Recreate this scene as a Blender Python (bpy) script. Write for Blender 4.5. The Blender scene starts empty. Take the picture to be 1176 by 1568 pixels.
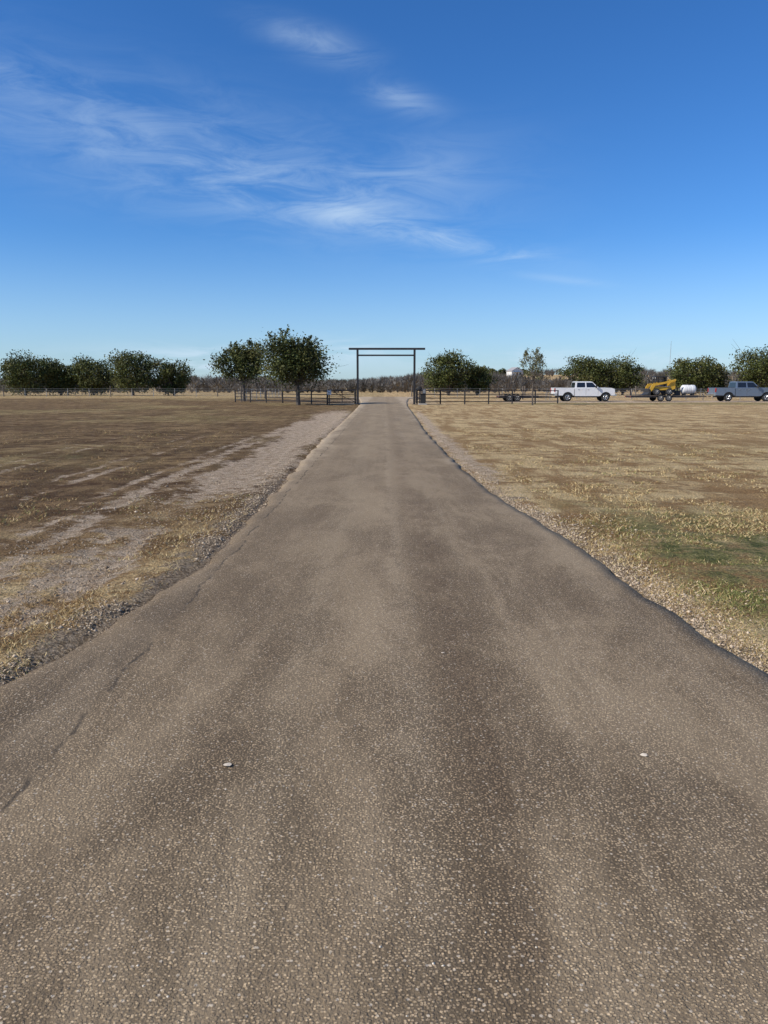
import bpy, math, random
import numpy as np
from mathutils import Vector, noise
random.seed(7); rng=np.random.default_rng(7)
S=bpy.context.scene
R=math.radians
# ------------------------------------------------------------------ helpers
def nodes(mat):
    mat.use_nodes=True
    nt=mat.node_tree; nt.nodes.clear()
    return nt
class NT:
    def __init__(s,nt,dim='3D'): s.nt=nt; s.dim=dim
    def n(s,t,**k):
        nd=s.nt.nodes.new(t)
        for a,b in k.items(): setattr(nd,a,b)
        return nd
    def set(s,sock,v):
        if isinstance(v,bpy.types.NodeSocket): s.nt.links.new(v,sock)
        else: sock.default_value=v
    def math(s,op,a,b=None,c=None,clamp=False):
        nd=s.n('ShaderNodeMath',operation=op); nd.use_clamp=clamp
        s.set(nd.inputs[0],a)
        if b is not None: s.set(nd.inputs[1],b)
        if c is not None: s.set(nd.inputs[2],c)
        return nd.outputs[0]
    def ramp(s,v,lo,hi,a=0.0,b=1.0,smooth=True):
        nd=s.n('ShaderNodeMapRange'); nd.clamp=True
        if smooth: nd.interpolation_type='SMOOTHSTEP'
        s.set(nd.inputs[0],v)
        for i,q in zip((1,2,3,4),(lo,hi,a,b)): nd.inputs[i].default_value=q
        return nd.outputs[0]
    def mix(s,f,a,b,blend='MIX'):
        nd=s.n('ShaderNodeMix',data_type='RGBA',blend_type=blend)
        s.set(nd.inputs[0],f)
        for i,q in ((6,a),(7,b)):
            if isinstance(q,(tuple,list)): q=tuple(q)+(1,) if len(q)==3 else q
            s.set(nd.inputs[i],q)
        return nd.outputs[2]
    def noise(s,vec,scale,detail=4,rough=.55,dist=0):
        nd=s.n('ShaderNodeTexNoise'); nd.noise_dimensions=s.dim; s.set(nd.inputs['Vector'],vec)
        nd.inputs['Scale'].default_value=scale; nd.inputs['Detail'].default_value=detail
        nd.inputs['Roughness'].default_value=rough; nd.inputs['Distortion'].default_value=dist
        return nd.outputs['Fac']
    def voro(s,vec,scale,rnd=1):
        nd=s.n('ShaderNodeTexVoronoi'); nd.voronoi_dimensions=s.dim; s.set(nd.inputs['Vector'],vec)
        nd.inputs['Scale'].default_value=scale; nd.inputs['Randomness'].default_value=rnd
        return nd
    def mapping(s,vec,scale=(1,1,1),rot=(0,0,0),loc=(0,0,0)):
        nd=s.n('ShaderNodeMapping'); s.set(nd.inputs[0],vec)
        nd.inputs['Scale'].default_value=scale; nd.inputs['Rotation'].default_value=rot; nd.inputs['Location'].default_value=loc
        return nd.outputs[0]
    def scol(s,col,f):
        nd=s.n('ShaderNodeVectorMath',operation='SCALE'); s.set(nd.inputs[0],col); s.set(nd.inputs['Scale'],f)
        return nd.outputs[0]
    def sep(s,col):
        nd=s.n('ShaderNodeSeparateColor'); s.nt.links.new(col,nd.inputs[0]); return nd.outputs
    def out(s,sh):
        o=s.n('ShaderNodeOutputMaterial'); s.nt.links.new(sh,o.inputs[0])
    def bsdf(s,col,rough=.8,metal=0,normal=None,spec=.5,coat=0):
        p=s.n('ShaderNodeBsdfPrincipled')
        if isinstance(col,(tuple,list)): col=tuple(col)+(1,) if len(col)==3 else col
        s.set(p.inputs['Base Color'],col); s.set(p.inputs['Roughness'],rough); p.inputs['Metallic'].default_value=metal
        p.inputs['Specular IOR Level'].default_value=spec; p.inputs['Coat Weight'].default_value=coat
        if normal is not None: s.nt.links.new(normal,p.inputs['Normal'])
        return p.outputs[0]
    def bump(s,h,strength=1,dist=.01,normal=None):
        b=s.n('ShaderNodeBump'); b.inputs['Strength'].default_value=strength; b.inputs['Distance'].default_value=dist
        s.set(b.inputs['Height'],h)
        if normal is not None: s.nt.links.new(normal,b.inputs['Normal'])
        return b.outputs[0]
def simple(name,col,rough=.6,metal=0,spec=.5,coat=0,var=.15,vscale=4):
    m=bpy.data.materials.new(name); t=NT(nodes(m))
    tc=t.n('ShaderNodeTexCoord').outputs['Object']
    nz=t.noise(tc,vscale,3,.6)
    c=t.mix(t.ramp(nz,.3,.7),tuple(x*(1-var) for x in col),tuple(min(1,x*(1+var)) for x in col))
    rr=t.ramp(nz,.2,.8,max(0,rough-.08),min(1,rough+.08))
    t.out(t.bsdf(c,rr,metal,None,spec,coat)); return m

class MB:
    """mesh builder"""
    def __init__(s): s.v=[];s.f=[];s.m=[];s.mats=[]
    def mi(s,mat):
        if mat not in s.mats: s.mats.append(mat)
        return s.mats.index(mat)
    def add(s,v,f,mat):
        o=len(s.v); s.v+= [tuple(p) for p in v]; k=s.mi(mat)
        for q in f: s.f.append(tuple(i+o for i in q)); s.m.append(k)
    def box(s,c,d,mat,rz=0):
        x,y,z=c;a,b,h=d[0]/2,d[1]/2,d[2]/2
        ca,sa=math.cos(rz),math.sin(rz)
        v=[(x+ca*i*a-sa*j*b,y+sa*i*a+ca*j*b,z+k*h) for k in(-1,1) for j in(-1,1) for i in(-1,1)]
        s.add(v,[(0,2,3,1),(4,5,7,6),(0,1,5,4),(2,6,7,3),(0,4,6,2),(1,3,7,5)],mat)
    def tube(s,p0,p1,r0,r1,mat,n=8,cap=True):
        p0=Vector(p0);p1=Vector(p1);d=(p1-p0).normalized()
        u=d.orthogonal().normalized();w=d.cross(u)
        v=[]
        for p,r in((p0,r0),(p1,r1)):
            for i in range(n):
                a=2*math.pi*i/n; v.append(p+(u*math.cos(a)+w*math.sin(a))*r)
        f=[(i,(i+1)%n,n+(i+1)%n,n+i) for i in range(n)]
        if cap: f+=[tuple(range(n-1,-1,-1)),tuple(range(n,2*n))]
        s.add(v,f,mat)
    def extr(s,prof,y0,y1,mat):
        """extrude xz profile across y"""
        n=len(prof)
        v=[(x,y0,z) for x,z in prof]+[(x,y1,z) for x,z in prof]
        f=[(i,n+i,n+(i+1)%n,(i+1)%n) for i in range(n)]+[tuple(range(n)),tuple(range(2*n-1,n-1,-1))]
        s.add(v,f,mat)
    def lathe(s,c,axis,prof,mat,n=20):
        """prof list of (t,r) along axis"""
        c=Vector(c);d=Vector(axis).normalized();u=d.orthogonal().normalized();w=d.cross(u)
        v=[];f=[]
        for t,r in prof:
            for i in range(n):
                a=2*math.pi*i/n; v.append(c+d*t+(u*math.cos(a)+w*math.sin(a))*r)
        for k in range(len(prof)-1):
            for i in range(n):
                f.append((k*n+i,k*n+(i+1)%n,(k+1)*n+(i+1)%n,(k+1)*n+i))
        f+=[tuple(range(n-1,-1,-1)),tuple(range((len(prof)-1)*n,len(prof)*n))]
        s.add(v,f,mat)
    def obj(s,name,loc=(0,0,0),rz=0,smooth=False,bevel=0,sc=1):
        me=bpy.data.meshes.new(name); me.from_pydata(s.v,[],s.f)
        for m in s.mats: me.materials.append(m)
        me.polygons.foreach_set('material_index',s.m)
        me.update()
        import bmesh
        if len(s.f)<6000:
            bm=bmesh.new(); bm.from_mesh(me); bmesh.ops.recalc_face_normals(bm,faces=bm.faces); bm.to_mesh(me); bm.free()
        if smooth:
            me.polygons.foreach_set('use_smooth',[True]*len(me.polygons))
            try: me.set_sharp_from_angle(angle=R(35))
            except Exception: pass
        o=bpy.data.objects.new(name,me); S.collection.objects.link(o)
        o.location=loc;o.rotation_euler=(0,0,rz);o.scale=(sc,sc,sc)
        if bevel:
            b=o.modifiers.new('bev','BEVEL'); b.width=bevel;b.segments=2;b.limit_method='ANGLE'
        return o
def npmesh(name,V,F,mat,col=None,smooth=False):
    """V (n,3), F (m,k) arrays"""
    me=bpy.data.meshes.new(name); n=len(V);m,k=F.shape
    me.vertices.add(n); me.vertices.foreach_set('co',V.astype(np.float32).ravel())
    me.loops.add(m*k); me.loops.foreach_set('vertex_index',F.astype(np.int32).ravel())
    me.polygons.add(m); me.polygons.foreach_set('loop_start',np.arange(0,m*k,k,dtype=np.int32))
    me.polygons.foreach_set('loop_total',np.full(m,k,dtype=np.int32))
    if smooth: me.polygons.foreach_set('use_smooth',np.ones(m,dtype=bool))
    me.update(calc_edges=True); me.validate()
    if col is not None:
        for nm,c in col.items():
            a=me.attributes.new(nm,'FLOAT_COLOR','POINT')
            c4=np.ones((n,4),dtype=np.float32); c4[:,:3]=c; a.data.foreach_set('color',c4.ravel())
    me.materials.append(mat)
    o=bpy.data.objects.new(name,me); S.collection.objects.link(o); return o
def sst(a,b,x):
    t=np.clip((x-a)/(b-a),0,1); return t*t*(3-2*t)
def fbm(x,y,s,seed=0,o=3):
    out=np.empty(x.size); xf=x.ravel();yf=y.ravel()
    for i in range(x.size): out[i]=noise.fractal((xf[i]*s,yf[i]*s,seed*7.3),1.0,2.0,o)
    return out.reshape(x.shape)
# ------------------------------------------------------------------ road edges
LE=np.array([(-6,-2.3),(0,-2.25),(3.9,-2.05),(4.75,-1.92),(7,-1.62),(12.3,-1.66),(17.4,-1.78),(25,-1.85),(38,-1.85),(60,-2.0),(75,-2.2),(95,-3),(110,-5)])
RE=np.array([(-6,2.3),(0,2.25),(4.15,2.17),(5.6,2.03),(7.8,1.97),(10,1.76),(12,1.6),(17,1.5),(27,1.45),(38,1.62),(60,1.85),(75,2.2),(95,3),(110,5)])
le=lambda y:np.interp(y,LE[:,0],LE[:,1]); re=lambda y:np.interp(y,RE[:,0],RE[:,1])
def gz0(x,y):
    """ground height without fine noise"""
    dl=le(y)-x; dr=x-re(y)
    z=np.full(np.shape(x),-0.06)
    z=z+np.where(dl>0, .04*sst(.05,.15,dl)-.06*sst(.2,.9,dl)-.03*sst(2,5,dl),0)
    z=z+np.where(dr>0, .022*sst(.08,.35,dr)-.045*sst(1,4,dr),0)
    far=sst(200,420,y)
    z=z+far*(2.6+4.6*sst(-10,70,x)-1.2*sst(120,250,x))
    z=z-sst(500,1500,y)*2
    return z
def gz(x,y):
    return float(gz0(np.array(float(x)),np.array(float(y))))
# ------------------------------------------------------------------ ground
def axis(fine,lim,step,g):
    a=[0.0];s=step
    while a[-1]<lim:
        if a[-1]>fine: s*=g
        a.append(a[-1]+s)
    return np.array(a)
xa=axis(9,3000,.09,1.06); xs=np.concatenate([-xa[::-1],xa[1:]])
ya=axis(14,3500,.11,1.03); ys=np.concatenate([[-300,-100,-40,-20,-10,-6,-4,-3,-2,-1,-.5],ya])
GX,GY=np.meshgrid(xs,ys)
n1=fbm(GX,GY,.12,1); n2=fbm(GX,GY,.6,2); n3=fbm(GX,GY,2.2,3,2)
dl=le(GY)-GX; dr=GX-re(GY); off=np.maximum(dl,dr)
left=GX<0
def band(x,c,w,s=.3): return np.exp(-((x-c)/w)**2)
def rutd(x,y,a,b): return -x+b*.10+a*.45
d=rutd(GX,GY,n1,n2)
near=sst(36,9,GY)
RUTS=[(2.72,.0,.13,.75),(3.08,.0,.08,.6),(3.62,.01,.11,.95),(4.05,.015,.10,.8),(4.9,.04,.11,.9),(5.35,.045,.09,.75),(6.5,.08,.10,.75),(7.05,.085,.09,.6),(9.2,.13,.11,.5),(10.0,.14,.11,.45)]
rut=sum(a*band(d,c+k*GY,w*(1+.022*GY)) for c,k,w,a in RUTS)*near*left*np.clip(.9+1.1*n2,0,1.15)
GZ=gz0(GX,GY)+np.where(off>0.1,sst(.1,.8,off)*(n1*.03*sst(1,5,off)+n2*.026+n3*.018),0)*sst(2500,100,GY)-rut*.03*(off>.3)
pale=np.zeros_like(GX)
pale+=rut*.85
pale+=left*sst(14,6,GY)*np.clip(.20+.8*n2+.4*n3,0,1)*sst(5.0,3.0,d)*sst(.5,.9,dl)
pale+=left*sst(9.5,15,GY)*sst(62,36,GY)*(np.clip(1.2-np.abs(dl-.65-n2*.5-.008*GY)/(.42+.022*GY),0,1))*1.15
pale+=left*sst(17,13,np.abs(GY-24))*band(dl,2.3+.5*n1,.3)*.3
pale+=(~left)*sst(11,15,GY)*sst(62,40,GY)*np.clip(1-np.abs(dr-.35)/(.5+n3*.3),0,1)*.85
pale+=sst(76,79,GY)*sst(88,85,GY)*sst(8,16,GX)*.9
pale+=sst(66,70,GY)*sst(120,100,GY)*np.clip(1-np.abs(GX)/9,0,1)*.7
gravel=np.where(left,sst(.60,.05,dl+n3*.3)*sst(16,11,GY),sst(.45,.05,dr+n3*.3)*sst(16,11,GY)*.8)
gravel+=left*sst(14,9,GY)*band(dl,1.3+n2*.6,.5)*.5*sst(-.2,.3,n2+n3)
green=np.zeros_like(GX)
green+=(~left)*sst(9.6,5.0,GY+n1*3)*sst(.3,.9,dr)*1.1
green+=(~left)*sst(.0,.5,n1+.05)*sst(30,12,GY)*.3
green+=left*(.14+.35*sst(-.1,.5,n1))*sst(6,20,GY)
green+=(~left)*sst(68,70,GY)*sst(78,75,GY)*sst(6,14,GX)*.9
tan=np.where(left,.04+.40*sst(.0,.5,n1+.4*n2),1.0)
tan=np.where(left,tan+.3*sst(12,6,GY)*sst(8,4,d),tan)
tan+=left*band(dl,1.3,.9)*.35*sst(14,10,GY)
tan+=left*sst(95,112,GY)*.8
tan=np.clip(tan,0,1)
masks=np.stack([np.clip(pale,0,1),np.clip(green,0,1),np.clip(gravel,0,1)],-1).reshape(-1,3)
mask2=np.stack([tan,tan*0,tan*0],-1).reshape(-1,3)
ny,nx=GX.shape
idx=np.arange(nx*ny).reshape(ny,nx)
F=np.stack([idx[:-1,:-1],idx[:-1,1:],idx[1:,1:],idx[1:,:-1]],-1).reshape(-1,4)
gm=bpy.data.materials.new('field_soil_and_grass'); t=NT(nodes(gm),'2D')
pos=t.n('ShaderNodeNewGeometry').outputs['Position']
sp=t.sep(t.n('ShaderNodeAttribute',attribute_name='masks').outputs['Color'])
sp2=t.sep(t.n('ShaderNodeAttribute',attribute_name='mask2').outputs['Color'])
fine=t.noise(pos,38,3,.75); med=t.noise(pos,5,4,.74)
strk=t.noise(t.mapping(pos,(.16,.9,1),(0,0,R(12))),1.3,5,.7,.4)
strk2=t.noise(t.mapping(pos,(.9,.14,1),(0,0,R(-6))),1.6,4,.65)
clump=t.noise(pos,1.4,6,.8)
leftc=t.mix(t.ramp(clump,.38,.62),(.110,.060,.026),(.275,.168,.080))
leftc=t.mix(t.ramp(strk,.50,.66,0,.65),leftc,(.40,.265,.125))
leftc=t.mix(t.ramp(strk2,.48,.62,0,.6),leftc,(.098,.056,.025))
rightc=t.mix(t.ramp(clump,.40,.60),(.33,.200,.086),(.67,.485,.245))
rightc=t.mix(t.ramp(strk,.46,.60,0,.8),rightc,(.76,.575,.30))
rightc=t.mix(t.ramp(strk2,.46,.62,0,.75),rightc,(.35,.210,.088))
base=t.mix(sp2[0],leftc,rightc)
gr=t.math('MULTIPLY',sp[1],t.ramp(clump,.36,.60),clamp=True)
base=t.mix(gr,base,t.mix(t.ramp(med,.35,.65),(.10,.112,.030),(.27,.245,.09)))
dirt=t.mix(t.ramp(med,.3,.7),(.40,.285,.18),(.70,.555,.40))
pm=t.math('ADD',sp[0],t.math('MULTIPLY_ADD',t.math('ADD',clump,med),1.2,-1.2))
base=t.mix(t.ramp(pm,.25,.70,0,.90),base,dirt)
vg=t.voro(pos,55)
grc=t.mix(t.sep(vg.outputs['Color'])[0],(.14,.102,.066),(.48,.38,.27))
gmk=t.ramp(t.math('ADD',sp[2],t.math('MULTIPLY_ADD',med,1.6,-.8)),.35,.75)
base=t.mix(t.math('MULTIPLY',gmk,.85),base,grc)
base=t.scol(base,t.ramp(fine,.25,.75,.45,1.55))
hb=t.noise(pos,3.2,7,.82)
t.out(t.bsdf(base,.95,0,t.bump(hb,1,.2),.15))
ground=npmesh('ground',np.stack([GX,GY,GZ],-1).reshape(-1,3),F,gm,{'masks':masks,'mask2':mask2},True)
# ------------------------------------------------------------------ road
ry=np.concatenate([np.arange(-6,15,.05),15+np.cumsum(np.full(260,.06)*1.012**np.arange(260))]); ry=ry[ry<110]
nu=30
rows=[]
for y in ry:
    l=le(y)+noise.fractal((3.1,y*1.1,0),1,2,5)*.09; r=re(y)+noise.fractal((9.1,y*.9,0),1,2,6)*.07
    u=np.linspace(-1,1,nu); x=(l+r)/2+u*(r-l)/2
    z=.03*(1-u*u)-.012+0*x
    z[0]-=.02; z[-1]-=.003
    x=np.concatenate([[l-.05],x,[r+.03]]); z=np.concatenate([[-.09],z,[-.085]])
    rows.append(np.stack([x,np.full(nu+2,y),z],-1))
RV=np.array(rows); nr=len(rows); idx=np.arange(nr*(nu+2)).reshape(nr,nu+2)
RF=np.stack([idx[:-1,:-1],idx[:-1,1:],idx[1:,1:],idx[1:,:-1]],-1).reshape(-1,4)
rm=bpy.data.materials.new('chip_seal_asphalt'); t=NT(nodes(rm),'2D')
pos=t.n('ShaderNodeNewGeometry').outputs['Position']
sx=t.n('ShaderNodeSeparateXYZ'); t.nt.links.new(pos,sx.inputs[0]); X=sx.outputs[0];Y=sx.outputs[1]
patch=t.noise(t.mapping(pos,(1,.35,1)),1.3,6,.72,.2); fine=t.noise(pos,60,3,.75); bigp=t.noise(pos,.35,2,.5)
v1=t.voro(pos,108); v2=t.voro(pos,58)
s1=t.sep(v1.outputs['Color']); s2=t.sep(v2.outputs['Color'])
long=t.noise(t.mapping(pos,(3.0,.06,1)),1.0,4,.65)
base=t.mix(t.ramp(patch,.3,.7),(.262,.186,.108),(.362,.270,.164))
base=t.mix(t.ramp(long,.42,.66,0,.4),base,(.40,.300,.186))
base=t.mix(t.ramp(bigp,.4,.62,0,.3),base,(.245,.175,.102))
w=t.math('ADD',X,t.math('MULTIPLY_ADD',patch,.5,-.25))
def gauss(v,c,wd): return t.math('POWER',2.718,t.math('MULTIPLY',t.math('POWER',t.math('DIVIDE',t.math('ADD',v,-c),wd),2),-1))
mott=t.ramp(t.noise(pos,1.9,5,.7),.35,.6,.35,1)
base=t.mix(t.math('MULTIPLY',t.math('MULTIPLY',gauss(w,.38,.14),.50),mott),base,(.175,.115,.064))
base=t.mix(t.math('MULTIPLY',t.math('MULTIPLY',gauss(w,-.95,.2),.22),mott),base,(.19,.136,.08))
base=t.mix(t.math('MULTIPLY',t.math('MULTIPLY',gauss(w,.10,.08),.42),mott),base,(.47,.36,.23))
base=t.mix(t.math('MULTIPLY',gauss(w,-.5,.2),.15),base,(.42,.33,.21))
wv=t.math('ADD',X,t.math('MULTIPLY_ADD',t.noise(pos,1.6,4,.6),.16,-.08))
seam=t.math('ABSOLUTE',t.math('ADD',wv,1.46))
sm=t.math('MULTIPLY',t.ramp(seam,.003,.020,1,0),t.ramp(t.noise(pos,2.2,3,.7),.40,.54))
near=t.ramp(Y,11,16,1,0)
outer=t.math('MULTIPLY',t.ramp(wv,-1.50,-1.43,1,0),near)
base=t.mix(t.math('MULTIPLY',outer,.5),base,(.175,.128,.08))
base=t.mix(t.math('MULTIPLY',t.ramp(t.math('ADD',t.math('ABSOLUTE',X),t.math('MULTIPLY_ADD',patch,1.4,-.7)),1.25,1.9),t.ramp(Y,9,20)),base,(.54,.42,.28))
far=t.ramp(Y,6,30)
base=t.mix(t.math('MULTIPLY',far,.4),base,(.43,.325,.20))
smask=t.math('MULTIPLY',t.ramp(t.math('ADD',v1.outputs['Distance'],t.math('MULTIPLY_ADD',fine,.5,-.25)),.34,.52,1,0),t.ramp(s1[1],.25,.35))
bright=t.math('MULTIPLY_ADD',t.math('POWER',s1[0],1.6),1.2,.74)
dark=t.scol(base,t.ramp(patch,.36,.62,.46,.76))
nearc=t.mix(smask,dark,t.scol(base,bright))
base=t.mix(t.ramp(Y,2.5,16,1,.45),base,nearc)
lightst=t.math('MULTIPLY',t.math('GREATER_THAN',s2[1],.93),t.ramp(v2.outputs['Distance'],.20,.34,1,0))
base=t.mix(t.math('MULTIPLY',lightst,.7),base,(.66,.55,.41))
base=t.mix(t.math('MULTIPLY',sm,.7),base,(.05,.04,.03))
h=t.math('ADD',t.math('MULTIPLY',smask,.8),t.math('MULTIPLY',fine,.9))
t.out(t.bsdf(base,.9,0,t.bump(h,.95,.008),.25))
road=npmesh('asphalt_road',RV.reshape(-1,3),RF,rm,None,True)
# ------------------------------------------------------------------ stones (one mass)
def stones(name,P,sz,mat):
    ico=np.array([(1,0,0),(-1,0,0),(0,1,0),(0,-1,0),(0,0,1),(0,0,-1)],float)
    fi=np.array([(0,2,4),(2,1,4),(1,3,4),(3,0,4),(2,0,5),(1,2,5),(3,1,5),(0,3,5)])
    n=len(P); V=ico[None]*sz[:,None,None]*rng.uniform(.6,1.25,(n,6,3)); V[:,:,2]*=.6
    a=rng.uniform(0,6.28,n);c,s=np.cos(a)[:,None],np.sin(a)[:,None]
    V=np.stack([V[...,0]*c-V[...,1]*s,V[...,0]*s+V[...,1]*c,V[...,2]],-1)+P[:,None]
    F=(fi[None]+6*np.arange(n)[:,None,None]).reshape(-1,3)
    return npmesh(name,V.reshape(-1,3),F,mat)
def islmat(name,c1,c2,rough=.9,trans=0,nsc=0,c3=None):
    m=bpy.data.materials.new(name); t=NT(nodes(m)); g=t.n('ShaderNodeNewGeometry')
    c=t.mix(g.outputs['Random Per Island'],c1,c2)
    if nsc:
        nz=t.noise(g.outputs['Position'],nsc,2,.5); c=t.mix(t.ramp(nz,.35,.65),t.scol(c,.55),t.scol(c,1.3))
        if c3: c=t.mix(t.ramp(t.noise(g.outputs['Position'],nsc*.37,2,.5),.5,.7,0,.7),c,c3)
    sh=t.bsdf(c,rough,0,None,.2)
    if trans:
        tr=t.n('ShaderNodeBsdfTranslucent'); t.nt.links.new(c,tr.inputs[0]); mx=t.n('ShaderNodeMixShader'); mx.inputs[0].default_value=trans
        t.nt.links.new(sh,mx.inputs[1]);t.nt.links.new(tr.outputs[0],mx.inputs[2]); sh=mx.outputs[0]
    t.out(sh); return m
n=24000
y=2.2+rng.gamma(1.6,4.0,n); side=rng.random(n)<.55
x=np.where(side,le(y)-np.abs(rng.normal(0,.30,n))+.14,re(y)+np.abs(rng.normal(0,.20,n))+.06)
x=np.where(side&(rng.random(n)<.4),le(y)-rng.uniform(0,2.4,n),x)
x=np.where((~side)&(rng.random(n)<.15),re(y)+rng.uniform(0,1.2,n),x)
cn=np.array([noise.noise((a*1.3,b*1.3,2.2)) for a,b in zip(x,y)])
k=(cn>-.12+.25*(rng.random(n)-.5))|((~side)&(rng.random(n)<.5)); x,y=x[k],y[k]; n=len(x)
P=np.stack([x,y,gz0(x,y)+.003],-1)
stones('roadside_gravel',P,rng.uniform(.004,.011,n)*(1+.03*y)*np.where(rng.random(n)<.04,2.0,1),islmat('gravel_stone',(.16,.112,.068),(.64,.51,.36)))
n=1300
y=1.5+rng.gamma(1.4,2.6,n); x=rng.uniform(-1.9,1.9,n)
P=np.stack([x,y,.03*(1-(x/2)**2)-.011],-1)
szz=rng.uniform(.002,.0055,n)
stones('loose_stones',P,szz,islmat('loose_chip',(.34,.27,.19),(.75,.66,.52)))
mb=MB(); lf=simple('pale_dry_leaf',(.66,.56,.42),.8)
for (x,y,s_) in [(-.66,3.03,.022),(1.13,3.13,.019),(1.27,2.28,.014),(.35,4.4,.012)]:
    pv=[(x+s_*math.cos(a)*random.uniform(.7,1.1),y+s_*.9*math.sin(a)*random.uniform(.7,1.1),.03*(1-(x/2)**2)-.006+random.uniform(0,.003)) for a in np.linspace(0,5.6,8)]
    mb.add(pv+[(x,y,.03*(1-(x/2)**2)-.002)],[(i,(i+1)%8,8) for i in range(8)],lf)
mb.obj('fallen_leaves')
# ------------------------------------------------------------------ grass
def grass(n,ymax,lef):
    D=np.exp(rng.uniform(math.log(2.6),math.log(ymax),n))
    if lef: X=le(D)-.10-rng.random(n)*(D*.62+1.2)
    else: X=re(D)+.08+rng.random(n)*(D*.62+1.0)
    off=np.where(lef,le(D)-X,X-re(D))
    cl=np.array([noise.fractal((a*1.1,b*1.1,4.4),1,2,3) for a,b in zip(X,D)])
    cl2=np.array([noise.noise((a*.35,b*.35,8.4)) for a,b in zip(X,D)])
    if lef:
        n1_=np.array([noise.fractal((a*.12,b*.12,7.3),1,2,3) for a,b in zip(X,D)]); n2_=np.array([noise.fractal((a*.6,b*.6,14.6),1,2,3) for a,b in zip(X,D)])
        dd=rutd(X,D,n1_,n2_)
        tr=sum(a*band(dd,c+k*D,w*1.4*(1+.03*D)) for c,k,w,a in RUTS)+sst(11,14,D)*(off<1.9)
        keep=(rng.random(n)>tr*1.3)&(cl+.35*band(off,.75,.4)>-.06)&(rng.random(n)<.25+.75*sst(0.1,.6,off))&(rng.random(n)<.15+.85*sst(13,5,D))
    else:
        keep=(cl+.4*sst(12,6,D)>-.1)&(rng.random(n)<.35+.65*sst(0.05,.5,off))&~((D>12)&(off<.7))&(rng.random(n)<.25+.75*sst(15,6,D))
    X,D,cl,cl2,off=X[keep],D[keep],cl[keep],cl2[keep],off[keep]; n=len(X)
    B=10; X=np.repeat(X,B);D_=np.repeat(D,B)
    r=.03+.004*D_; X=X+rng.normal(0,1,n*B)*r; Y=D_+rng.normal(0,1,n*B)*r
    hh=rng.uniform(.008,.034,n*B)*(1+.6*np.repeat(cl,B)); ww=.0015+.00045*D_
    a=rng.uniform(0,6.28,n*B); lean=rng.uniform(.5,2.2,n*B)*hh; b=rng.uniform(0,6.28,n*B)
    z=gz0(X,Y)-.004
    p0=np.stack([X-np.cos(a)*ww,Y-np.sin(a)*ww,z],-1);p1=np.stack([X+np.cos(a)*ww,Y+np.sin(a)*ww,z],-1)
    p2=np.stack([X+np.cos(b)*lean,Y+np.sin(b)*lean,z+hh],-1)
    V=np.stack([p0,p1,p2],1).reshape(-1,3);F=np.arange(len(V)).reshape(-1,3)
    k=rng.random(n*B)[:,None]
    straw=(np.array([.42,.30,.13])*(1-k)+np.array([.74,.59,.31])*k)
    brown=(np.array([.22,.13,.052])*(1-k)+np.array([.42,.28,.125])*k)
    grn=(np.array([.09,.112,.026])*(1-k)+np.array([.28,.28,.09])*k)
    offr=np.repeat(off,B);c2=np.repeat(cl2,B)
    if lef:
        c=np.where((rng.random(n*B)<.14+.5*sst(1.3,.3,offr)+.3*c2)[:,None],straw,brown)
        c=np.where((rng.random(n*B)<.08+.3*c2)[:,None],grn,c)
    else:
        c=np.where((rng.random(n*B)<.6)[:,None],straw,brown)
        g=sst(10.5,5,D_+4*c2)*sst(.2,.8,offr)*.75+.10+.3*c2
        c=np.where((rng.random(n*B)<g)[:,None],grn,c)
    return V,F,np.repeat(c,3,axis=0)
gmat=bpy.data.materials.new('dry_grass_blades'); t=NT(nodes(gmat))
a=t.n('ShaderNodeAttribute',attribute_name='col'); sh=t.bsdf(a.outputs['Color'],.8,0,None,.2)
t.out(sh)
Vs=[];Fs=[];Cs=[];o=0
for lef in(True,False):
    V,F,C=grass(26000,30,lef); Vs.append(V);Fs.append(F+o);Cs.append(C);o+=len(V)
npmesh('grass',np.concatenate(Vs),np.concatenate(Fs),gmat,{'col':np.concatenate(Cs)})
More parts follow.
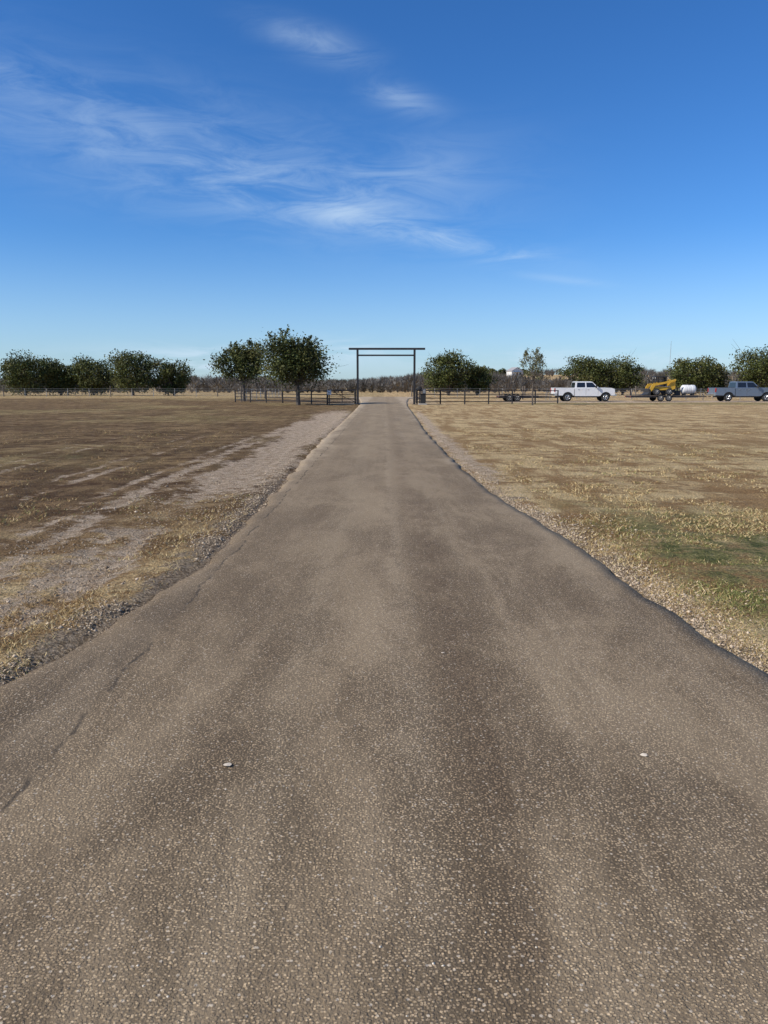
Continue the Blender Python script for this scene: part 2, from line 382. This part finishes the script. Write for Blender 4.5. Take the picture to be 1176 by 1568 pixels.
# ------------------------------------------------------------------ trees
bark=simple('bark',(.10,.082,.065),.95,var=.35,vscale=9)
oakleaf=islmat('live_oak_leaves',(.042,.056,.014),(.120,.132,.038),.6,.12,.9,(.16,.15,.05))
paleleaf=islmat('sparse_leaves',(.09,.10,.05),(.22,.21,.11),.7,.15)
def leafquads(C,s):
    n=len(C); a=rng.normal(size=(n,3));a/=np.linalg.norm(a,axis=1)[:,None]
    b=rng.normal(size=(n,3)); b-= (a*b).sum(1)[:,None]*a; b/=np.linalg.norm(b,axis=1)[:,None]
    s=s[:,None]; V=np.stack([C-a*s,C+b*s*.55,C+a*s,C-b*s*.55],1)
    return V.reshape(-1,3)
def tree(name,x,y,H,W,base,nl=5500,tr=.16,leaf=.13,clumps=22,mat=None,limbr=.5,lean=0,spiky=0,full=0):
    mat=mat or oakleaf; z0=gz(x,y)-.1
    mb=MB(); cz=(base+H)/2; rz=(H-base)/2
    top=Vector((lean,0,base+rz*.35))
    pts=[Vector((0,0,0)),Vector((lean*.3+random.uniform(-.06,.06),random.uniform(-.05,.05),base*.5)),Vector((lean*.7,0,base)),top]
    rs=[tr*1.35,tr,tr*.85,tr*.55]
    for i in range(3): mb.tube(pts[i],pts[i+1],rs[i],rs[i+1],bark,8)
    L=[]
    per=nl//clumps
    asym=random.uniform(0,6.28)
    for k in range(clumps):
        ph=2*math.pi*(k*.618+random.uniform(-.1,.1)); q=-.9+1.75*((k+.5)/clumps)
        rr=math.sqrt(max(.05,1-.85*q*q))*random.uniform(.4,1.0)
        dev=1+.16*math.cos(ph-asym)+random.uniform(-.12,.12)
        c=Vector((math.cos(ph)*rr*W/2*.84*dev+lean,math.sin(ph)*rr*W/2*.7*dev,cz+q*rz*.82*random.uniform(.75,1.1)))
        if full: cr=random.choice([.22,.28,.34])*min(W,H*1.15)*.5*1.5
        else: cr=random.choice([.15,.20,.26,.34])*random.uniform(.9,1.1)*min(W,H*1.05)*.5*1.45
        st=pts[2].lerp(top,random.random()); mid=st.lerp(c,.5)+Vector((random.uniform(-.2,.2),random.uniform(-.2,.2),-.12*min(W,6)*.3))
        mb.tube(st,mid,tr*limbr*.8,tr*limbr*.5,bark,5,False); mb.tube(mid,c,tr*limbr*.5,tr*.08,bark,5,False)
        for _ in range(3):
            e=c+Vector((random.gauss(0,1),random.gauss(0,1),random.gauss(0,.7)))*cr*.75
            mb.tube(mid.lerp(c,.7),e,tr*.14,tr*.04,bark,4,False)
        m=int(per*min(2.2,(cr/(.24*W*.72))**1.6+.25)) if not full else int(per*random.uniform(.8,1.2))
        dirs=rng.normal(size=(m,3));dirs/=np.linalg.norm(dirs,axis=1)[:,None]
        rad=cr*rng.random(m)**.45*(1+(.28 if not full else .16)*rng.normal(size=m))
        pp=np.array(c)+dirs*rad[:,None]*np.array([1.15,1.0,.72]); L.append(pp)
        if spiky and q>-.3:
            for _ in range(2):
                dv=np.array([random.gauss(0,.35),random.gauss(0,.35),1.0]);dv/=np.linalg.norm(dv)
                ln=random.uniform(.4,1.0)*spiky; mm=26
                s0=np.array(c)+dv*cr*.6
                L.append(s0+dv*rng.random((mm,1))*ln+rng.normal(size=(mm,3))*.07)
                mb.tube(s0,s0+dv*ln,.02,.008,bark,3,False)
    L=np.concatenate(L); L=L[L[:,2]>base*.72]
    V=leafquads(L,rng.uniform(.6,1.3,len(L))*leaf)
    o=len(mb.v); k=mb.mi(mat)
    mb.v+=[tuple(v) for v in V.tolist()]
    for i in range(len(L)): mb.f.append((o+4*i,o+4*i+1,o+4*i+2,o+4*i+3)); mb.m.append(k)
    mb.obj(name,(x,y,z0),0 if lean else (random.uniform(-.3,.3)+random.choice([0,math.pi])))
tree('live_oak_tree',-7.5,68,6.1,6.7,1.65,12000,.16,.105,40,spiky=.8)
tree('live_oak_tree',-15.3,85,6.3,5.6,2.2,8000,.15,.115,28,spiky=.6)
for (x,y,H,W,b) in [(-60.3,131,7.3,10.5,.1),(-55.2,133,6.4,6.6,.1),(-49.6,133,6.9,8.4,.1),(-74,134,7.5,9,.5),(-41.9,130,7.9,9.4,.6),(-35.6,132,6.2,6.6,.1),
    (10.8,130,7.9,8.2,.2),(15.8,132,5.8,5.2,.1),
    (37.0,140,7.5,8.4,.3),(43.2,141,7.0,7.6,.2),(51.8,131,6.9,8,.1),(57,135,6.0,5,.1),(61.2,128,8.2,9,.2),(66.5,126,9.4,8.6,.4),(75,128,8,8,.4)]:
    tree('live_oak_tree',x,y,H,W,b,int(1050*W),.24,.17,int(12+1.6*W),full=1)
tree('young_tree',12.9,67.5,5.0,2.3,1.9,1300,.06,.07,18,paleleaf,.45,spiky=.5)
for (x,y,H,W) in [(51.5,352,4.5,9),(63,360,3.5,7),(46,355,3.5,6)]:
    tree('live_oak_tree',x,y,H,W,.5,1500,.25,.4,10,full=1)
# distant brush
tw=islmat('bare_brush_twigs',(.125,.108,.088),(.27,.24,.195),.95,0,.05,(.12,.12,.08))
n=2700
by=175+rng.random(n)**1.4*330; bx=rng.uniform(-1,1,n)*(by*.60+35)
bz=gz0(bx,by); bh=rng.uniform(2.4,5.2,n)*(.9+.25*np.sin(bx*.07)); 
B=95
X=np.repeat(bx,B);Y=np.repeat(by,B);Z=np.repeat(bz,B);Hh=np.repeat(bh,B)
dx=rng.normal(0,1,n*B);dy=rng.normal(0,1,n*B);q=rng.random(n*B)
w=np.repeat(rng.uniform(1.3,2.6,n),B)
bx0=X+dx*.5*w*q;by0=Y+dy*.5*w*q;bz0=Z+Hh*q*.65
tx=bx0+dx*.6+rng.normal(0,.3,n*B);ty=by0+dy*.6;tz=bz0+Hh*rng.uniform(.1,.38,n*B)*(1-.12*(dx**2))
wd=rng.uniform(.03,.15,n*B)
V=np.stack([np.stack([bx0-wd,by0,bz0],-1),np.stack([bx0+wd,by0+.05,bz0],-1),np.stack([tx,ty,tz],-1)],1).reshape(-1,3)
npmesh('distant_brush',V,np.arange(len(V)).reshape(-1,3),tw)
# ------------------------------------------------------------------ metal, fences, gate
pipe=simple('dark_painted_pipe',(.022,.020,.020),.55,var=.3)
wood=simple('weathered_post',(.14,.115,.09),.9,var=.3)
steel=simple('galvanised_steel',(.35,.34,.32),.5,.6)
whitep=simple('white_paint',(.72,.72,.70),.45,var=.05)
black=simple('black_rubber',(.02,.02,.02),.8)
mb=MB(); GY0=66.8;z=gz(4,GY0)
for x in(-2.25,2.6):
    mb.box((x,GY0,2.28),(.18,.18,4.62),pipe); mb.box((x,GY0,z+.03),(.4,.4,.06),pipe)
mb.box((.25,GY0,4.66),(6.5,.20,.17),pipe)
mb.box((.175,GY0,4.12),(4.66,.13,.13),pipe)
mb.obj('ranch_entrance_gate',bevel=.01)
def pipefence(name,pts,h=1.2,rails=4,step=2.4,r=.045,mat=pipe):
    mb=MB()
    for (a,b) in zip(pts[:-1],pts[1:]):
        A=Vector(a);Bv=Vector(b);n=max(1,round((Bv-A).length/step))
        for i in range(n+1):
            p=A.lerp(Bv,i/n); zz=gz(p.x,p.y); mb.tube((p.x,p.y,zz-.2),(p.x,p.y,zz+h+.05),r*1.35,r*1.35,mat,8)
        for k in range(rails):
            q=h*(1-k*.27) 
            mb.tube((A.x,A.y,gz(*a)+q),(Bv.x,Bv.y,gz(*b)+q),r*.85,r*.85,mat,6)
    return mb.obj(name,smooth=True)
pipefence('pipe_fence',[(-2.5,67.1),(-5,68.5),(-9.8,75.2),(-15.3,80)])
pipefence('pipe_fence',[(2.85,67.1),(5,69),(16.2,72.5)])
def gateleaf(name,a,b):
    mb=MB();A=Vector(a);Bv=Vector(b)
    for q in(.15,.42,.69,.96,1.23): mb.tube((a[0],a[1],q),(b[0],b[1],q),.025,.025,pipe,6)
    for s_ in(0,.5,1):
        p=A.lerp(Bv,s_);mb.tube((p.x,p.y,.1),(p.x,p.y,1.28),.03,.03,pipe,6)
    mb.tube((a[0],a[1],.15),(b[0],b[1],1.23),.02,.02,pipe,6)
    return mb.obj(name)
gateleaf('swing_gate',(-2.4,67.0),(-4.75,66.0)); gateleaf('swing_gate',(2.75,67.0),(3.7,69.3))
mb=MB(); gx,gy=3.3,66.3;z=gz(gx,gy)
mb.box((gx,gy,z+.06),(.7,.55,.12),simple('concrete',(.35,.33,.3),.9))
mb.box((gx,gy,z+.5),(.42,.36,.76),black); mb.box((gx,gy,z+.92),(.5,.44,.08),pipe)
mb.tube((gx-.28,gy,z),(gx-.28,gy,z+1.55),.04,.04,pipe); mb.lathe((gx-.28,gy-.1,z+1.38),(0,1,0),[(0,.1),(.05,.2),(.16,.2),(.2,.1)],black)
mb.box((gx+.12,gy-.02,z+1.12),(.22,.18,.32),steel)
mb.tube((gx+.3,gy,z+.1),(gx-.6,gy+.2,z+.75),.035,.035,pipe)
mb.obj('gate_operator',bevel=.01)
mb=MB(); mb.tube((-4.75,67.6,-.2),(-4.75,67.6,1.25),.04,.04,pipe); mb.box((-4.75,67.5,1.02),(.36,.03,.42),whitep); mb.obj('notice_sign')
def wirefence(name,x0,x1,y0,y1,h=1.25,step=3.2,big=()):
    mb=MB();n=max(1,int(math.hypot(x1-x0,y1-y0)/step))
    for i in range(n+1):
        f=i/n;x=x0+(x1-x0)*f;y=y0+(y1-y0)*f;z=gz(x,y)
        bg=i%5==0
        mb.tube((x,y,z-.2),(x,y,z+h+(.35 if bg else 0)),.09 if bg else .04,.08 if bg else .035,wood if bg else steel,6)
    for k in range(5):
        q=h*(.2+.19*k); mb.tube((x0,y0,gz(x0,y0)+q),(x1,y1,gz(x1,y1)+q),.014,.014,steel,4,False)
    mb.obj(name)
wirefence('wire_fence',-106.3,-15.5,118,118); wirefence('wire_fence',-15.5,-15.3,118,80)
wirefence('wire_fence',16.4,100,92,92)
wirefence('wire_fence',4,60,112,116)
# ------------------------------------------------------------------ vehicles
glass=simple('tinted_glass',(.015,.018,.022),.08,spec=.8,var=.1)
chrome=simple('chrome',(.6,.6,.6),.2,.9,var=.05)
lampm=simple('headlamp',(.7,.7,.68),.15,var=.05); redl=simple('tail_lamp',(.35,.02,.015),.3)
plast=simple('black_plastic',(.03,.03,.03),.6)
def wheel(mb,x,y,z,r=.42,w=.28,rim=None):
    rim=rim or chrome; sgn=1 if y>0 else -1
    mb.lathe((x,y-w/2,z),(0,1,0),[(0,r*.62),(.02,r*.93),(.06,r),(w-.06,r),(w-.02,r*.93),(w,r*.62)],black,24)
    fy=y+sgn*w/2
    mb.lathe((x,fy,z),(0,sgn,0),[(-.02,r*.6),(.006,r*.6),(.008,r*.52),(-.0,r*.5)],rim,24)
    for i in range(6):
        a=i*math.pi/3; ca,sa=math.cos(a),math.sin(a)
        mb.tube((x+ca*r*.1,fy+sgn*.012,z+sa*r*.1),(x+ca*r*.52,fy+sgn*.012,z+sa*r*.52),r*.09,r*.07,rim,5)
    mb.lathe((x,fy,z),(0,sgn,0),[(-.01,r*.16),(.03,r*.14)],rim,12)
def pickup(name,paint,loc,rz=0):
    hw=1.01; mb=MB(); WR=.43
    def arch(cx,r=.53,zb=.62):
        zc=WR; a0=math.asin((zb-zc)/r); return [(cx+r*math.cos(a),zc+r*math.sin(a)) for a in np.linspace(a0,math.pi-a0,13)]
    prof=[(2.14,.56),(2.14,1.40),(3.2,1.41),(4.72,1.43),(5.3,1.45),(6.02,1.41),(6.28,1.32),(6.36,1.12),(6.38,.62)]+arch(5.42)[0:]+[(4.7,.56)]
    mb.extr(prof,-hw,hw,paint)
    bp=[(.06,.64),(.03,1.44),(2.08,1.44),(2.08,.62)]+arch(1.42)
    mb.extr(bp,-hw,-hw+.1,paint); mb.extr(bp,hw-.1,hw,paint)
    mb.box((.09,0,1.04),(.09,2*hw-.21,.76),paint); mb.box((1.07,0,.84),(1.9,2*hw-.21,.06),plast); mb.box((2.04,0,1.1),(.06,2*hw-.21,.5),paint)
    for s_ in(-1,1): mb.box((1.05,s_*(hw-.05),1.455),(2.0,.11,.025),plast)
    mb.box((3.2,0,.54),(5.6,1.1,.22),plast)
    b0,b1,t0,t1=2.16,4.72,2.24,3.98;zb,zt=1.40,2.06; wb,wt=.97,.80
    Vb=[(b0,-wb,zb),(b1,-wb,zb),(b1,wb,zb),(b0,wb,zb),(t0,-wt,zt),(t1,-wt,zt),(t1,wt,zt),(t0,wt,zt)]
    mb.add(Vb,[(0,1,5,4),(1,2,6,5),(2,3,7,6),(3,0,4,7),(4,5,6,7),(0,3,2,1)],paint)
    mb.box(((t0+t1)/2,0,zt+.012),(t1-t0-.2,2*wt-.2,.03),paint)
    def side(s_,x0b,x1b,x0t,x1t,f0=.10,f1=.86):
        def P(xb,xt,f): return ((xb*(1-f)+xt*f),s_*((wb*(1-f)+wt*f)+.006),zb+(zt-zb)*f)
        mb.add([P(x0b,x0t,f0),P(x1b,x1t,f0),P(x1b,x1t,f1),P(x0b,x0t,f1)],[(0,1,2,3)],glass)
    for s_ in(-1,1):
        side(s_,2.34,3.24,2.40,3.22); side(s_,3.38,4.52,3.34,3.92)
        for xx in(3.32,4.6): mb.box((xx,s_*(hw+.001),1.0),(.014,.008,.72),plast)
        for xx in(2.55,3.55): mb.box((xx,s_*(hw+.015),1.24),(.17,.03,.035),chrome)
        mb.box((4.36,s_*(hw+.17),1.56),(.12,.2,.32),plast)
        mb.tube((4.4,s_*.95,1.46),(4.36,s_*(hw+.1),1.48),.025,.025,plast,6)
        mb.box((6.25,s_*.82,1.18),(.24,.36,.24),lampm); mb.box((.05,s_*.94,1.18),(.1,.15,.4),redl)
        mb.box((3.35,s_*(hw-.06),.50),(2.5,.16,.06),plast)
        for cx in(1.42,5.42):
            pts=[(cx+.55*math.cos(a),WR+.55*math.sin(a)) for a in np.linspace(.33,math.pi-.33,14)]
            for p,q in zip(pts[:-1],pts[1:]): mb.tube((p[0],s_*(hw-.0),p[1]),(q[0],s_*(hw-.0),q[1]),.026,.026,plast,5,False)
            mb.box((cx,s_*(hw-.22),.80),(.95,.3,.3),plast)
            wheel(mb,cx,s_*(hw-.15),WR,WR)
    def wsh(xb,xt,dx):
        def P(yy,f): return (xb*(1-f)+xt*f+dx,yy*((wb*(1-f)+wt*f)/wb),zb+(zt-zb)*f)
        mb.add([P(-.86,.1),P(.86,.1),P(.86,.9),P(-.86,.9)],[(0,1,2,3)],glass)
    wsh(b1,t1,.006); wsh(b0,t0,-.006)
    mb.box((6.38,0,1.04),(.06,1.25,.42),plast); mb.box((6.42,0,1.06),(.03,1.2,.07),chrome)
    mb.box((6.45,0,.68),(.18,1.98,.24),chrome); mb.box((-.03,0,.68),(.18,1.9,.2),chrome)
    mb.box((-.18,0,.5),(.3,.08,.08),plast)
    return mb.obj(name,loc,rz,True,bevel=.012)
wpaint=simple('white_car_paint',(.76,.76,.75),.3,coat=.6,var=.04,vscale=1)
bpaint=simple('slate_blue_car_paint',(.15,.19,.25),.3,.2,coat=.6,var=.06,vscale=1)
TY=83; tz=gz(20,TY)
pickup('pickup_truck',wpaint,(17.95,TY,tz)); pickup('pickup_truck',bpaint,(34.9,TY,tz))
deckw=simple('trailer_deck_wood',(.16,.12,.085),.9,var=.4,vscale=3)
def trailer(name,x0,L,wx,ty=TY,hz=.5):
    mb=MB()
    for s_ in(-1,1): mb.box((L/2,s_*1.0,hz),(L,.08,.16),pipe)
    for i in range(8): mb.box((L*(i+.5)/8,0,hz-.02),(.08,1.9,.1),pipe)
    for i in range(8): mb.box((L/2,-.84+i*.24,hz+.1),(L,.22,.05),deckw)
    mb.tube((L,-.9,hz),(L+1.3,0,.5),.05,.05,pipe); mb.tube((L,.9,hz),(L+1.3,0,.5),.05,.05,pipe)
    mb.tube((L+1.0,.12,.1),(L+1.0,.12,.9),.035,.035,steel)
    for s_ in(-1,1):
        for w_ in(wx,wx+.85): wheel(mb,w_,s_*1.18,.36,.36,.2,steel)
        mb.box((wx+.42,s_*1.18,.79),(1.75,.26,.04),pipe); mb.box((wx-.46,s_*1.18,.64),(.04,.26,.26),pipe); mb.box((wx+1.3,s_*1.18,.64),(.04,.26,.26),pipe)
        for i in range(5): mb.box((L*(i+.5)/5,s_*1.065,hz+.02),(.06,.04,.12),pipe)
    mb.box((-.035,0,hz),(.06,2.0,.16),pipe)
    for s_ in(-1,1): mb.box((-.085,s_*.85,hz),(.03,.18,.08),redl)
    for i in range(5): mb.tube((.05,-.8+i*.1,hz+.12),(-.1,-.8+i*.1,hz+.95),.025,.025,pipe,5)
    mb.obj(name,(x0,ty,tz),0,False,bevel=.006)
trailer('flatbed_trailer',12.2,4.1,1.0); trailer('flatbed_trailer',26.1,7.0,3.0)
yel=simple('yellow_machine_paint',(.62,.36,.035),.45,var=.12)
mb=MB()
mb.extr([(.75,.28),(.62,.55),(.7,.95),(2.9,.95),(3.3,.85),(3.35,.40),(3.2,.28)],-.5,.5,plast)
mb.extr([(2.40,.96),(2.38,1.38),(2.45,1.45),(3.05,1.38),(3.34,1.18),(3.36,.8)],-.52,.52,yel)
mb.box((3.39,0,1.0),(.04,1.0,.42),plast)
for s_ in(-1,1):
    mb.extr([(.8,.55),(.8,.95),(2.4,.95),(2.85,1.65),(3.1,1.72),(3.25,1.6),(3.25,.72),(2.9,.6)],s_*.60-.05,s_*.60+.05,yel)
    mb.extr([(3.2,1.80),(3.22,1.60),(2.0,1.26),(.95,1.06),(.62,.52),(.40,.28),(.24,.38),(.46,.95),(.66,1.26),(.9,1.30),(2.0,1.48)],s_*.80-.05,s_*.80+.05,yel)
    mb.tube((2.7,s_*.70,.9),(1.1,s_*.70,1.1),.04,.03,chrome)
    for cx in(1.15,2.55): wheel(mb,cx,s_*.78,.38,.38,.28,steel)
    mb.tube((1.0,s_*.44,.95),(1.15,s_*.44,2.02),.05,.05,plast); mb.tube((2.35,s_*.44,.95),(2.3,s_*.44,2.02),.05,.05,plast); mb.tube((1.7,s_*.44,.95),(1.7,s_*.44,2.02),.03,.03,plast)
    for i in range(6): mb.tube((1.1+i*.22,s_*.44,1.15),(1.12+i*.22,s_*.44,2.0),.012,.012,plast,5)
    for q in(1.15,1.45,1.75,2.0): mb.tube((1.05,s_*.44,q),(2.33,s_*.44,q),.018,.018,plast,5)
    mb.box((1.08,s_*.36,1.92),(.07,.12,.09),lampm)
mb.extr([(1.0,2.01),(1.05,2.12),(2.4,2.12),(2.5,2.01)],-.5,.5,plast)
mb.box((2.30,0,1.55),(.03,.82,.85),glass)
mb.box((1.95,0,1.15),(.5,.5,.2),plast); mb.box((2.15,0,1.45),(.14,.5,.55),plast)
mb.extr([(.45,.02),(-.32,.0),(-.34,.05),(.08,.12),(.25,.35),(.2,.72),(.28,.76),(.46,.5)],-.92,.92,plast)
mb.obj('skid_steer_loader',(27.7,TY,tz+.635),0,False,bevel=.01,sc=.95)
mb=MB()
mb.lathe((-.75,0,.62),(1,0,0),[(0,.1),(.02,.34),(.1,.44),(.2,.48),(.5,.48),(.52,.46),(.56,.46),(.58,.48),(.94,.48),(.96,.46),(1.0,.46),(1.02,.48),(1.3,.48),(1.4,.44),(1.48,.34),(1.5,.1)],whitep,28)
mb.lathe((0,0,1.08),(0,0,1),[(0,.16),(.08,.16),(.1,.12)],plast,16)
for x_ in(-.45,.45): mb.box((x_,0,.12),(.12,.9,.24),pipe)
mb.box((-1.15,0,.25),(.5,.5,.5),pipe); mb.tube((-1.15,0,.5),(-1.15,0,.8),.08,.06,plast)
mb.obj('water_tank',(32.4,TY,tz+.63),0,True)
# house on the rise, and mast
mb=MB();roofm=simple('metal_roof',(.35,.33,.32),.6);wl=simple('white_siding',(.7,.69,.66),.8)
mb.box((0,0,1.6),(6,5,3.2),wl)
mb.extr([(-3.4,3.1),(0,4.9),(3.4,3.1),(3.3,3.0),(0,4.75),(-3.3,3.0)],-3,3,roofm); mb.extr([(-3,3.2),(0,4.7),(3,3.2)],-2.49,2.49,wl)
for x_ in(-1.7,1.7): mb.box((x_,-2.51,1.8),(1,.06,1.1),glass)
mb.box((0,-2.51,1.15),(.95,.06,2.1),wood); mb.box((0,-3.2,2.6),(5,1.4,.12),roofm)
for x_ in(-2.4,2.4): mb.box((x_,-3.8,1.3),(.14,.14,2.6),wl)
mb.obj('farm_house',(56.8,340,gz(57,340)+.2),R(20),sc=.9)
mb=MB()
for k in range(3):
    a=k*2.094; mb.tube((math.cos(a)*.4,math.sin(a)*.4,0),(math.cos(a)*.08,math.sin(a)*.08,19),.03,.02,steel,5)
for i in range(19):
    for k in range(3):
        a=k*2.094;b=a+2.094;r0=.4-.32*i/19;r1=.4-.32*(i+1)/19
        mb.tube((math.cos(a)*r0,math.sin(a)*r0,i),(math.cos(b)*r1,math.sin(b)*r1,i+1),.012,.012,steel,4)
mb.obj('radio_mast',(146,400,gz(146,400)-2))
# ------------------------------------------------------------------ light, world
az=R(-112); el=R(37)
dirv=Vector((math.sin(az)*math.cos(el),math.cos(az)*math.cos(el),math.sin(el)))
sd=bpy.data.lights.new('sun','SUN'); sd.energy=5.0; sd.angle=R(.5); sd.color=(1,.93,.81)
so=bpy.data.objects.new('sun',sd); S.collection.objects.link(so); so.rotation_euler=dirv.to_track_quat('Z','Y').to_euler(); so.location=(0,0,50)
W=bpy.data.worlds.new('World'); S.world=W; W.use_nodes=True; W.node_tree.nodes.clear(); t=NT(W.node_tree,'2D')
sky=t.n('ShaderNodeTexSky',sky_type='NISHITA'); sky.sun_disc=False; sky.sun_elevation=el; sky.sun_rotation=az%(2*math.pi)
sky.air_density=1.0; sky.dust_density=.3; sky.ozone_density=2.5
gen=t.n('ShaderNodeTexCoord').outputs['Generated']; sx=t.n('ShaderNodeSeparateXYZ'); t.nt.links.new(gen,sx.inputs[0])
azn=t.math('MULTIPLY',t.math('ARCTAN2',sx.outputs[0],sx.outputs[1]),57.2958)
eln=t.math('MULTIPLY',t.math('ARCSINE',sx.outputs[2]),57.2958)
cv=t.n('ShaderNodeCombineXYZ'); t.nt.links.new(azn,cv.inputs[0]); t.nt.links.new(eln,cv.inputs[1]); ae=cv.outputs[0]
nz1=t.noise(t.mapping(ae,(.05,.16,1),(0,0,R(14))),1.0,5,.55,.6)
nz2=t.noise(t.mapping(ae,(.16,.7,1),(0,0,R(16))),1.0,7,.66,.5)
def blob(a0,e0,la,lb,rot,st):
    c,s_=math.cos(R(rot)),math.sin(R(rot))
    da=t.math('SUBTRACT',azn,a0);de=t.math('SUBTRACT',eln,e0)
    u=t.math('DIVIDE',t.math('ADD',t.math('MULTIPLY',da,c),t.math('MULTIPLY',de,s_)),la)
    v=t.math('DIVIDE',t.math('SUBTRACT',t.math('MULTIPLY',de,c),t.math('MULTIPLY',da,s_)),lb)
    r2=t.math('ADD',t.math('MULTIPLY',u,u),t.math('MULTIPLY',v,v))
    return t.math('MULTIPLY',t.math('POWER',2.718,t.math('MULTIPLY',r2,-1)),st)
bl=[(-13,15.0,16,3.4,-10,.55),(-4,12.2,9,1.2,-12,.50),(4.0,10.2,6,.7,-12,.75),(-25,18.6,6,.6,-5,.45),
    (-5.0,22.0,3.4,.85,-12,.70),(1.2,18.9,2.4,.8,-14,.55),(9.5,8.9,2.2,.3,8,.45),(12.5,7.3,3,.25,-8,.35),(2,14.2,7,2.2,8,.28)]
m=None
for b in bl:
    q=blob(*b); m=q if m is None else t.math('ADD',m,q)
tex=t.math('ADD',t.math('MULTIPLY',nz1,.5),t.math('MULTIPLY',nz2,.7))
cl=t.math('MULTIPLY',m,t.ramp(tex,.36,.84),clamp=True)
low=t.math('MULTIPLY',t.math('ADD',blob(-13,1.6,7,1.0,0,.8),t.math('ADD',blob(-3,2.6,2.5,.8,0,.5),blob(14,1.8,16,1.0,0,.35))),t.ramp(nz2,.35,.6))
haze=t.ramp(eln,0,11,.34,0)
cl=t.math('ADD',t.math('ADD',t.math('MULTIPLY',cl,.6),haze),t.math('MULTIPLY',low,.7),clamp=True)
hs=t.n('ShaderNodeHueSaturation'); hs.inputs['Saturation'].default_value=1.12; hs.inputs['Value'].default_value=.1; t.nt.links.new(sky.outputs[0],hs.inputs['Color'])
ch=t.sep(hs.outputs[0])
cc=t.n('ShaderNodeCombineColor')
for i,(a,b) in enumerate([(7.0,1.18),(9.8,1.06),(14.8,1.08)]):
    t.nt.links.new(t.math('MULTIPLY',t.math('POWER',t.math('MAXIMUM',ch[i],0),b),a),cc.inputs[i])
col=t.mix(cl,cc.outputs[0],(6.4,8.0,9.6))
bg=t.n('ShaderNodeBackground'); t.nt.links.new(col,bg.inputs[0]); bg.inputs[1].default_value=.1
o=t.n('ShaderNodeOutputWorld'); t.nt.links.new(bg.outputs[0],o.inputs[0])
# ------------------------------------------------------------------ camera
cd=bpy.data.cameras.new('camera'); cd.lens=27.05; cd.sensor_width=36; cd.clip_start=.05; cd.clip_end=8000
co=bpy.data.objects.new('camera',cd); S.collection.objects.link(co); co.location=(0,0,1.6); co.rotation_euler=(R(90-9.35),0,0); S.camera=co
S.view_settings.view_transform='Standard'; S.view_settings.look='None'; S.view_settings.exposure=0
